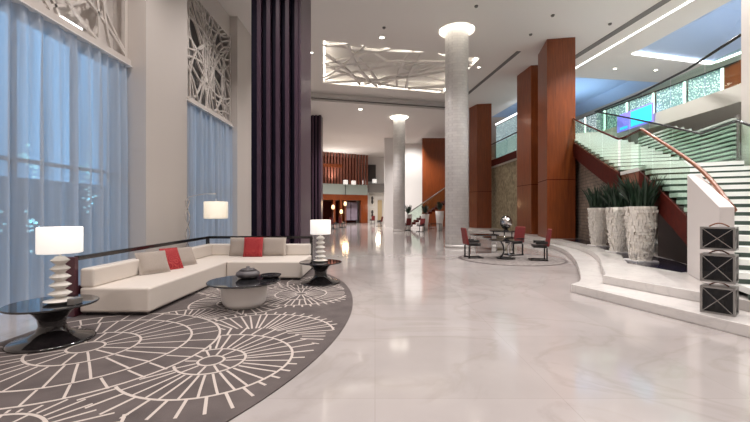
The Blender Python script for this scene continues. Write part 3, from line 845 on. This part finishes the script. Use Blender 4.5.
# parapet
pw = [(5.05, 5.5), (5.20, 5.42), (6.16, 7.12), (6.01, 7.22)]
b = B().hexa([(x-5.5, y-6.3, 0) for x, y in pw]+[(pw[0][0]-5.5, pw[0][1]-6.3, 1.26), (pw[1][0]-5.5, pw[1][1]-6.3, 1.26), (pw[2][0]-5.5, pw[2][1]-6.3, 1.90), (pw[3][0]-5.5, pw[3][1]-6.3, 1.90)])
o = b.build('stair_parapet', P('parapet_plaster', (.66, .62, .60), .6), bevel=.012); o.location = (5.5, 6.3, .3)
tag(o, 'solid white sloping parapet at foot of the staircase behind lanterns', 'parapet', kind='structure')

# walls beneath the flights
def underwall(pts, name, m, lab):
    vs = []; n = len(pts); fs = []
    for x, y, z in pts: vs += [(x, y, .3), (x+.12, y+.0, .3), (x+.12, y, z), (x, y, z)]
    for i in range(n-1):
        a = i*4; c = a+4
        for k in range(4): fs.append((a+k, a+(k+1) % 4, c+(k+1) % 4, c+k))
    fs += [(3, 2, 1, 0), tuple(4*(n-1)+k for k in range(4))]
    struct(name, B().add(vs, fs), m, lab, 'wall')
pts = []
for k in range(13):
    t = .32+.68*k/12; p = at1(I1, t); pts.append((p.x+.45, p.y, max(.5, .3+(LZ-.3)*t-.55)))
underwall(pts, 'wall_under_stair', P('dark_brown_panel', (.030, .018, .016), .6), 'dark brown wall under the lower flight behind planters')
pts = [(7.75, 11.5, 2.1)]
for k in range(13):
    t = .03+.97*k/12; p = at2(I2, t); pts.append((p.x+.22, p.y, LZ+(GZ-LZ)*t-.6))
underwall(pts, 'wall_stone', M['stone'], 'brown split stone wall under the upper flight')
struct('wall_stone_far', B().prism([(8.55, 20.9), (8.75, 20.9), (8.55, 29), (8.35, 29)], .3, GZ-.45), M['stone2'], 'pitted tan stone wall between the wood pillars', 'wall')

# ------------------------------------------------------------------ gallery
gal = [(9.02, 17.72), (10.12, 17.22), (10.1, 17.0), (10.2, 10.2), (19.99, 10.2), (19.99, 30), (8.1, 30), (8.3, 22.), (9.12, 21), (9.15, 19.0)]
t = thing('gallery_slab', 'upper gallery floor slab with pale plaster edge above the stairs', 'gallery', (10, 17, GZ), kind='structure')
B().prism([(x-10, y-17) for x, y in gal], -.50, 0).build('slab', P('gallery_plaster', (.62, .60, .54), .7), t)
B().bar((8.28-10, 21.98-17, -.22), (8.08-10, 29.9-17, -.22), .04, .44).build('fascia', M['reddk'], t)
gb = thing('gallery_balustrade', 'glass balustrade with dark handrail along gallery edge', 'balustrade', (10.2, 13.5, GZ))
def gloc(v): return Vector(v)-Vector((10.2, 13.5, GZ))
for i in range(5):
    y0 = 10.3+i*1.35
    B().box(10.22-10.2, 10.235-10.2, y0-13.5, y0+1.3-13.5, 0, 1.0).build('glass_panel', M['glass'], gb)
B().tube([gloc((9.45, 9.7, 6.05)), gloc((9.98, 12.0, 6.03)), gloc((10.22, 14.6, 6.02)), gloc((10.1, 17.2, 6.05))], .04).build('handrail', M['blackm'], gb)
fb = thing('far_gallery_balustrade', 'distant glass balustrade with rail seen between wood pillars', 'balustrade', (8.3, 26, GZ))
fb.name = 'gallery_balustrade'
B().bar((.05, -4.0, .5), (-.15, 3.9, .5), .012, 1.0).build('glass_panel', M['glass'], fb)
B().tube([(.05, -4.0, 1.08), (-.15, 3.9, 1.2)], .04).build('handrail', M['blackm'], fb)

t = thing('etched_glass_wall', 'row of glowing etched glass panels along the upper gallery', 'glass wall', (11.03, 11.75, GZ))
gx = -.133
for k in range(7):
    y0 = .1+k*1.25; y1 = y0+1.13
    B().bar((gx*y0, y0, .5), (gx*y1, y1, .5), .05, .96).build('panel', M['speck'], t)
    B().bar((gx*y0-.03, y0-.02, .5), (gx*y0-.03, y0+.05, .5), .05, .96).build('lit_edge', M['edge'], t)
B().bar((0, -.4, .985), (gx*8.8, 8.8, .985), .08, .03).build('cap_rail', M['blackm'], t)
B().bar((.02, -.7, .5), (0, .06, .5), .08, 1.02).build('end_block', M['wood'], t)
t = thing('etched_glass_wall', 'tall blue-white etched glass wall behind far gallery rail', 'glass wall', (10.6, 20.8, GZ))
for k in range(5):
    y0 = k*1.75
    B().bar((-.12*y0, y0, 1.55), (-.12*(y0+1.7), y0+1.7, 1.55), .05, 3.1).build('panel', M['speck'], t)
B().bar((-.04, 0, 3.25), (-1.1, 8.7, 3.25), .08, .1).build('light_strip', M['litew'], t)
t = thing('display_screen', 'bright cyan screen with violet border beside the stairs', 'screen', (10.1, 14.6, GZ-.3))
B().box(-.03, .0, -1.0, 1.0, 0, .70).build('border', M['violet'], t)
B().box(-.045, -.031, -.95, .15, .06, .64).build('picture', M['cyan'], t)
B().box(-.045, -.031, .35, .8, .06, .16).build('caption_strip', M['cyan'], t)

# corner pier
struct('wall_pier', B().box(9.13, 10.6, 8.7, 9.35, .3, CZ-.003), M['paint'], 'broad beige pier at right edge beyond the stair', 'pier')

# ------------------------------------------------------------------ planters
def planter(x, y, lab, seed, s=1.):
    t = thing('tall_planter', lab, 'planter', (x, y, .307), group='tall textured planters')
    r = random.Random(seed); b = B(); rows, seg = 17, 28; H = 1.30
    def rad(z): return .205+.118*(z/H)**.75
    b.lathe([(rad(z*H/8)-.030, .03+(H-.03)*z/8) for z in range(9)], seg=44)
    for j in range(rows):
        z0 = .03+(H-.03)*j/rows; z1 = .03+(H-.03)*(j+1)/rows; sh = r.uniform(0, 1)
        for k in range(seg):
            if r.random() < .15: continue
            a0 = 2*PI*(k+sh)/seg; a1 = a0+2*PI/seg*r.uniform(.78, .97); e = r.choice((-.006, .0, .006, .014, .026))
            pts = []
            for z in (z0, z1-.006):
                for rr, aa in ((rad(z)-.04, a0), (rad(z)+e, a0), (rad(z)+e, a1), (rad(z)-.04, a1)): pts.append((rr*math.cos(aa), rr*math.sin(aa), z))
            b.hexa(pts)
    pot = b.build('pot', M['planter'], t)
    B().box(-.25, .25, -.25, .25, 0, .03).build('base_plate', M['white'], t)
    B().lathe([(.285, H-.05), (.285, H+.004)], seg=24).build('soil', M['soil'], pot)
    f = B()
    for k in range(150):
        a = r.uniform(0, 2*PI); rr = .26*math.sqrt(r.random()); h = r.uniform(.35, .80); ln = r.uniform(.05, .36); w = r.uniform(.026, .05)
        bx, by = rr*math.cos(a), rr*math.sin(a); ta = a+r.uniform(-.8, .8); pw_ = r.uniform(0, PI)
        wx, wy = w*math.cos(pw_), w*math.sin(pw_); vs = []; n = 5
        for i in range(n+1):
            s_ = i/n; px = bx+math.cos(ta)*ln*s_**1.6; py = by+math.sin(ta)*ln*s_**1.6; pz_ = H+h*s_; q_ = (1-s_**2.5)*(.6+.8*s_*(1-s_)*2)
            vs += [(px-wx*q_, py-wy*q_, pz_), (px+math.cos(ta)*.008, py+math.sin(ta)*.008, pz_+.004), (px+wx*q_, py+wy*q_, pz_)]
        f.add(vs, [(3*i+u, 3*i+u+1, 3*i+u+4, 3*i+u+3) for i in range(n) for u in (0, 1)], 0, True)
    f.build('foliage', M['plant'], t)
planter(6.34, 8.95, 'nearest textured white planter with spiky dark plant, beside the stair', 1)
planter(7.06, 10.85, 'middle of three textured white planters with spiky dark plants', 2)
planter(7.66, 12.85, 'farthest of three textured white planters, next to stone wall', 3)

# ------------------------------------------------------------------ lanterns
def lantern(z, h, lab, w=.325, d=.26):
    t = thing('lantern', lab, 'lantern', (4.57, 4.98, z), rz=-.88, group='stacked steel lanterns')
    b = B(); e = .022
    for sx_ in (-1, 1):
        for sy_ in (-1, 1): b.box(sx_*w/2-e/2, sx_*w/2+e/2, sy_*d/2-e/2, sy_*d/2+e/2, 0, h)
    for zz in (0, h-e):
        for sy_ in (-1, 1): b.box(-w/2, w/2, sy_*d/2-e/2, sy_*d/2+e/2, zz, zz+e)
        for sx_ in (-1, 1): b.box(sx_*w/2-e/2, sx_*w/2+e/2, -d/2, d/2, zz, zz+e)
    b.build('frame', M['steel'], t)
    b = B()
    for sy_ in (-1, 1):
        y = sy_*(d/2+.006)
        b.bar((-w/2, y, .01), (w/2, y, h-.01), .008, .008, up=(0, 1, 0)); b.bar((-w/2, y, h-.01), (w/2, y, .01), .008, .008, up=(0, 1, 0))
    for sx_ in (-1, 1):
        x = sx_*(w/2+.006)
        b.bar((x, -d/2, .01), (x, d/2, h-.01), .008, .008, up=(1, 0, 0)); b.bar((x, -d/2, h-.01), (x, d/2, .01), .008, .008, up=(1, 0, 0))
    b.build('cross_brace', M['steel'], t)
    B().box(-w/2+.012, w/2-.012, -d/2+.012, d/2-.012, .023, h-.023).build('glass', M['glassdk'], t)
    lid = B().box(-w/2, w/2, -d/2, d/2, h-.0215, h-.0015)
    lid = lid.build('lid', M['steel'], t)
    B().box(-w/2+.01, w/2-.01, -d/2+.01, d/2-.01, .001, .021).build('base_plate', M['steel'], t)
    B().lathe([(.045, .024), (.045, .17)], seg=18).build('candle', M['cer'], t)
    pts = [(-.10+.20*k/10, 0, h+.002+.045*math.sin(PI*k/10)) for k in range(11)]
    B().tube(pts, .009).build('handle', M['woodl'], lid)
lantern(.151, .355, 'bottom steel lantern with dark glass in stack of three')
lantern(.566, .365, 'middle steel lantern with dark glass in stack of three')
lantern(.991, .30, 'top steel lantern with dark glass and bent wood handle')

# ------------------------------------------------------------------ seating group on round rug
tag(B().lathe([(1.52, .001), (1.52, .012)], 4.25, 11.75, 64).build('round_rug', M['rug2'], off=(4.25, 11.75, 0)), 'round grey rug under the small red chairs and table', 'rug')
tag(B().lathe([(1.60, .0002), (1.60, .0009)], 4.25, 11.75, 64).build('rug_border', M['rug'], off=(4.25, 11.75, 0)), 'thin dark border mat around the round grey rug', 'rug')
def chair(x, y, rz, lab, z=.0125, grp='red cantilever chairs'):
    t = thing('lounge_chair', lab, 'chair', (x, y, z), rz, grp)     # faces +y in its own frame
    B().box(-.25, .25, -.22, .26, .40, .49).build('seat', M['blackm'], t, bevel=.03, seg=3)
    b = B().hexa([(-.25, -.30, .44), (.25, -.30, .44), (.25, -.21, .44), (-.25, -.21, .44), (-.24, -.40, .98), (.24, -.40, .98), (.24, -.33, .98), (-.24, -.33, .98)])
    b.build('backrest', M['redc'], t, bevel=.025, seg=3)
    for s in (-1, 1):
        B().box(s*.235-.02, s*.235+.02, -.24, -.19, .03, .40).build('leg', M['blackm'], t)
        B().box(s*.235-.02, s*.235+.02, -.26, .36, 0, .035).build('foot_rail', M['blackm'], t)
        B().box(s*.265-.02, s*.265+.02, -.24, .18, .52, .60).build('armrest', M['blackm'], t, bevel=.01)
    B().box(-.235, .235, .32, .36, 0, .035).build('cross_rail', M['blackm'], t)
    return t
ch = chair(3.10, 11.95, -PI/2+.1, 'red-backed chair at left of the small round table')
dup(ch, (4.98, 11.35, .0125), PI/2-.25, 'red-backed chair at right of the small round table')
dup(ch, (4.72, 12.72, .0125), PI/2+.45, 'red-backed chair behind the small round table')
for o in [o for o in bpy.data.objects if o.name.startswith('lounge_chair')]: o.scale = (.86, .80, .97)
t = thing('round_table', 'small round glass-topped table on dark curved legs between red chairs', 'table', (4.10, 11.75, .0125))
B().lathe([(.50, .56), (.52, .565), (.52, .585), (.50, .59)], seg=44).build('table_top', M['blacktop'], t)
for k in range(4):
    a = k*PI/2+.5; c_, s_ = math.cos(a), math.sin(a)
    B().tube(catmull([(.22*c_, .22*s_, .555), (.10*c_, .10*s_, .35), (.12*c_, .12*s_, .16), (.25*c_, .25*s_, .03)], 6), .022).build('leg', M['chrome'] if k % 2 else M['blackm'], t)
B().lathe([(.28, 0), (.28, .03)], seg=32).build('base', M['blackm'], t)
t = thing('console_table', 'low dark tiered table holding the silver globe near pillars', 'table', (5.05, 14.6, 0))
B().lathe([(.55, .70), (.57, .71), (.57, .74), (.55, .75)], seg=40).build('table_top', M['black'], t)
B().lathe([(.60, .46), (.60, .49)], -.25, 0, 40).build('shelf', M['black'], t)
for k in range(3):
    a = k*2*PI/3+.3; B().tube([(.4*math.cos(a)-.06, .4*math.sin(a), 0), (.4*math.cos(a)-.06, .4*math.sin(a), .70)], .025).build('leg', M['chrome'], t)
t = thing('globe_ornament', 'polished silver globe in dark ring standing on tiered table', 'ornament', (5.10, 14.6, .751))
B().lathe([(.10, 0), (.10, .02), (.04, .05), (.03, .09)], seg=20).build('foot', M['blackm'], t)
B().lathe([(max(.0001, .235*math.cos(a)), .31+.235*math.sin(a)) for a in [-PI/2+PI*k/16 for k in range(17)]], seg=28).build('globe', M['chrome'], t)
B().tube([(.25*math.cos(2*PI*k/30), .12*math.cos(2*PI*k/30), .31+.25*math.sin(2*PI*k/30)) for k in range(30)], .022, closed=True).build('ring', M['blackm'], t)
t = thing('low_table', 'low dark table behind the left red chair', 'table', (3.95, 13.6, 0))
B().box(-.45, .45, -.3, .3, .62, .66).build('table_top', M['black'], t)
for s in (-1, 1): B().box(s*.38-.02, s*.38+.02, -.25, .25, 0, .62).build('leg', M['chrome'], t)

# ------------------------------------------------------------------ far end of the hall
A0 = Vector((-8.5, 42.7, 0)); A1 = Vector((-.95, 47, 0)); dA = (A1-A0); LA = dA.length; dA.normalize(); nA = Vector((dA.y, -dA.x, 0))
def fa(u, off, z): return tuple(dA*u+nA*off+Vector((0, 0, z)))
t = thing('slatted_mezzanine', 'two-storey red wood mezzanine front with slats at far left', 'mezzanine', tuple(A0), kind='structure')
def fbar(u0, u1, z0, z1, off, th, name, m): return B().hexa([fa(u0, off, z0), fa(u0, off+th, z0), fa(u1, off+th, z0), fa(u1, off, z0), fa(u0, off, z1), fa(u0, off+th, z1), fa(u1, off+th, z1), fa(u1, off, z1)][0:8]).build(name, m, t)
fbar(0, LA, 2.8, 3.48, -.4, .5, 'beam', M['wood'])
fbar(0, LA, 3.38, 3.48, -3.2, 2.79, 'deck', M['greyw'])
fbar(0, LA, 3.49, 4.75, .0, .03, 'parapet_glass', M['greenglass'])
fbar(0, 5.2, 6.7, 7.1, -.03, .12, 'upper_beam', M['wood'])
for k in range(19):
    u = 1.4+k*.40
    fbar(u, u+(.24 if k < 10 else .2), (3.49 if 5 <= k <= 9 else 4.4), 8.48, -.25, .2, 'slat', M['slatw'])
for u, w_ in ((2.2, .5), (4.0, .3), (4.9, .3), (5.5, .22), (LA-.95, .95)):
    fbar(u, u+w_, 0, 2.8, -.3, .4, 'post', M['wood'])
fbar(0, LA, 0, 2.8, -3.2, .1, 'back_panel', M['reddk'])
fbar(0, LA, 3.49, 8.48, -3.2, .1, 'back_panel', M['reddk'])
for u in (5.9, 6.85):
    fbar(u, u+.85, .35, 2.6, -.9, .05, 'window_pane', P('mauve_glass', (.36, .30, .38), .2))
# mezzanine drum lamps
for k, (x, lab) in enumerate(((345.5, 'first glowing drum lamp from left on the mezzanine'), (353.5, 'second glowing drum lamp from left on the mezzanine'), (363, 'third and tallest glowing drum lamp on the mezzanine'), (374.5, 'rightmost glowing drum lamp on the mezzanine'))):
    Y = (45.3, 46.2, 47.2, 48.0)[k]; X = (x-375)/375*Y; hz = (0, 0, .12, .05)[k]
    tt = thing('drum_lamp', lab, 'lamp', (X, Y, 3.481 if k < 3 else 5.001), group='mezzanine drum lamps')
    if k == 3: hz = -1.35
    B().lathe([(.14, 0), (.03, .03), (.03, 1.25+hz if k < 3 else .08)], seg=14).build('stem', M['blackm'], tt)
    z0 = 1.25+hz if k < 3 else .08
    B().lathe([(.29, z0), (.29, z0+.5)], seg=24).build('lamp_shade', M['shade'], tt)
# far white piers and walls
struct('wall_far_white', B().box(.9, 1.95, 36, 36.6, 0, 8.5).box(3.0, 4.9, 39, 39.4, 0, 8.5), M['white'], 'tall bright white wall and pier beyond the far column', 'wall')
struct('wall_far_grey', B().box(-1.4, 3.2, 49, 49.4, 0, 8.5), M['white'], 'white wall at the end behind the mezzanine', 'wall')
tag(B().box(-1.2, .1, 48.6, 48.98, 5.35, 7.5).build('dark_panel', M['dark'], off=(-.4, 48.8, 5.35)), 'dark square panel high on the far end wall', 'panel')
tag(B().box(-.9, 2.6, 47.7, 48.95, 3.9, 5.0).build('balcony_front', M['greyw'], off=(.9, 48.3, 3.9)), 'grey balcony front high on the far end wall', 'balcony')
tag(B().box(.35, .9, 48.7, 48.9, .3, 2.9).build('wall_panel', M['tan'], off=(.6, 48.8, .3)), 'warm tan panel low on the far end wall', 'panel')
for z0, lab in ((2.15, 'upper white picture with dark figure on far end wall'), (.35, 'lower white picture with dark figure on far end wall')):
    tt = thing('wall_picture', lab, 'picture', (-.35, 48.93, z0))
    mo = B().box(-.38, .38, -.06, 0, 0, 1.5).build('mount', M['art'], tt)
    B().lathe([(.05, .25), (.16, .5), (.1, .8), (.17, 1.0), (.1, 1.25)], 0, -.07, 10).build('figure', M['dark'], mo)
struct('wall_wood_far', B().box(4.55, 7.4, 36.0, 36.3, 0, 8.5), M['wood'], 'large red-brown wood panel wall beyond the middle column', 'wall')
# far stair
fs_ = thing('far_staircase', 'distant dark red staircase rising right beyond the columns', 'staircase', (2.6, 31.5, 0))
fs_.name = 'staircase'
n = 16
for k in range(n):
    B().box(k*.27, (k+1)*.27+.02, 0, 1.8, .18*k, .18*(k+1)).build('step', M['reddk'], fs_)
B().bar((.0, -.03, .7), (4.2, -.03, 3.6), .012, .9).build('glass_panel', M['glass'], fs_)
B().tube([(-.2, -.03, 1.05), (4.3, -.03, 4.15)], .04).build('handrail', M['steel'], fs_)
# far planters
def fplanter(x, y, lab, h=1.25, plant=True):
    t = thing('tapered_planter', lab, 'planter', (x, y, 0), group='distant tapered white planters')
    B().lathe([(.20, 0), (.30, h*.7), (.33, h)], seg=20).build('pot', M['white'], t)
    f = B(); r = random.Random(int(x*10))
    for k in range(40):
        a = r.uniform(0, 2*PI); q_ = r.uniform(.1, .4); hh = r.uniform(.3, .75)
        p = Vector((q_*math.cos(a), q_*math.sin(a), h+hh)); w = Vector((-math.sin(a), math.cos(a), 0))*.06
        f.add([(p*.25+Vector((0, 0, h*.75))-w), (p*.25+Vector((0, 0, h*.75))+w), p+w*.5, p-w*.5], [(0, 1, 2, 3)])
    f.build('foliage', M['plant'], t)
fplanter(2.62, 29.6, 'distant white planter with bushy plant, leftmost by far stair')
fplanter(3.95, 29.6, 'distant white planter with plant, in middle before far stair')
fplanter(5.0, 29.0, 'distant white planter with plant, right one by marble column', 1.5)
# far chairs and tables
for x, y, rz, lab in ((2.45, 28.7, .5, 'distant red chair just right of the far column'), (3.3, 27.2, 2.4, 'distant red chair on dark foot before white planters'),
                      (.45, 37.0, 1.2, 'distant chair standing left of the far white pier'), (-3.4, 30.9, -.8, 'distant chair below the slatted mezzanine, leftmost'),
                      (-2.9, 33.4, -.9, 'distant chair below the slatted mezzanine, right of leftmost'), (-.3, 43.0, .4, 'distant chair near the mezzanine doorway')):
    dup(ch, (x, y, .002), rz, lab, 'distant chairs')
t = thing('low_table', 'distant small table with thin legs left of marble column', 'table', (4.4, 27.4, 0))
B().box(-.4, .4, -.4, .4, .55, .59).build('table_top', M['black'], t)
for s in (-1, 1):
    for q_ in (-1, 1): B().box(s*.36-.02, s*.36+.02, q_*.36-.02, q_*.36+.02, 0, .55).build('leg', M['blackm'], t)
# warm lamps under mezzanine
for x, y, h, lab in ((-3.65, 32.6, 1.65, 'warm glowing lamp under mezzanine, leftmost'), (-3.12, 34.6, 1.25, 'warm glowing lamp under mezzanine, middle'), (-2.85, 35.8, 2.0, 'warm glowing lamp under mezzanine, right')):
    t = thing('candle_lamp', lab, 'lamp', (x, y, 0), group='warm lamps under the mezzanine')
    B().lathe([(.22, 0), (.03, .04), (.03, h)], seg=14).build('stand', M['blackm'], t)
    B().lathe([(.09, h), (.15, h+.15), (.09, h+.38)], seg=16).build('lamp_shade', M['warm'], t)

# ------------------------------------------------------------------ lights
def spot(x, y, z, w, ang=120, blend=.8, col=(1, .93, .90), r=.12, tgt=None):
    l = bpy.data.lights.new('hall_spot', 'SPOT'); l.energy = w; l.spot_size = math.radians(ang); l.spot_blend = blend; l.color = col; l.shadow_soft_size = r; l.specular_factor = .12
    o = bpy.data.objects.new('hall_spot', l); C.objects.link(o); o.location = (x, y, z)
    if tgt:
        o.rotation_euler = (Vector(tgt)-Vector((x, y, z))).to_track_quat('-Z', 'Y').to_euler()
    return o
def point(x, y, z, w, col, r=.1):
    l = bpy.data.lights.new('bulb', 'POINT'); l.energy = w; l.color = col; l.shadow_soft_size = r; l.specular_factor = .1
    o = bpy.data.objects.new('bulb', l); C.objects.link(o); o.location = (x, y, z)
for x in (-3.2, 0.6, 4.4):
    for y in (-2, 2.5, 7, 11.5): spot(x, y, 8.9, 650)
spot(-.3, 15.9, 8.9, 560); spot(5.6, 18.8, 8.9, 450); spot(-3.2, 17.9, 8.9, 400)
for x, y in ((-1.6, 25.2), (-3, 31), (-1.5, 36), (-3.5, 40), (.2, 41), (4.2, 33.5)): spot(x, y, 8.4, 1900)
for x, y in ((7.6, 6.5), (8.6, 10.2), (8.8, 14.0), (12.5, 14), (13.6, 19.8), (11.0, 8.0)): spot(x, y, 8.85, 1200, col=(1, .97, .95))
spot(15.2, 14.5, 6.2, 260, 110, 1, (.62, .78, 1), .2, (15.2, 14.6, 9)); spot(12.8, 25, 6.0, 800, 120, 1, (.55, .80, 1), .2, (12.8, 25.1, 9))  # both aim upward, added to brighten the blue recesses evenly
point(-3, 38, 2.2, 90, (1, .65, .35), .3); point(.4, 46.5, 2.0, 70, (1, .88, .72), .3); spot(3.4, 35.0, 8.3, 1300, 85, .8, (1, .97, .93), .1, (3.9, 39, 4.5))  # the aimed spot is added to brighten the far white wall
spot(-5.0, 44.3, 4.9, 700, 140, 1, (1, .92, .85), .2, (-4.2, 43, 8))  # uplight added over the mezzanine deck to brighten slats and far ceiling

# ------------------------------------------------------------------ world and camera
w = bpy.data.worlds.new('World'); S.world = w; w.use_nodes = True
bg = w.node_tree.nodes['Background']; bg.inputs[0].default_value = (.205, .48, .82, 1); bg.inputs[1].default_value = 2.3
cam = bpy.data.cameras.new('Camera'); cam.sensor_width = 36; cam.lens = 18; cam.clip_end = 200
co = bpy.data.objects.new('Camera', cam); C.objects.link(co); co.location = (0, 0, 1.5); co.rotation_euler = (PI/2, 0, 0)
S.camera = co
S.view_settings.view_transform = 'Standard'; S.view_settings.look = 'None'; S.view_settings.gamma = 1; S.view_settings.exposure = 0
S.view_settings.use_curve_mapping = False
try:
    S.cycles.use_denoising = True
    S.cycles.caustics_reflective = False; S.cycles.caustics_refractive = False
    S.cycles.max_bounces = 10; S.cycles.transparent_max_bounces = 16; S.cycles.sample_clamp_indirect = 4
except Exception: pass
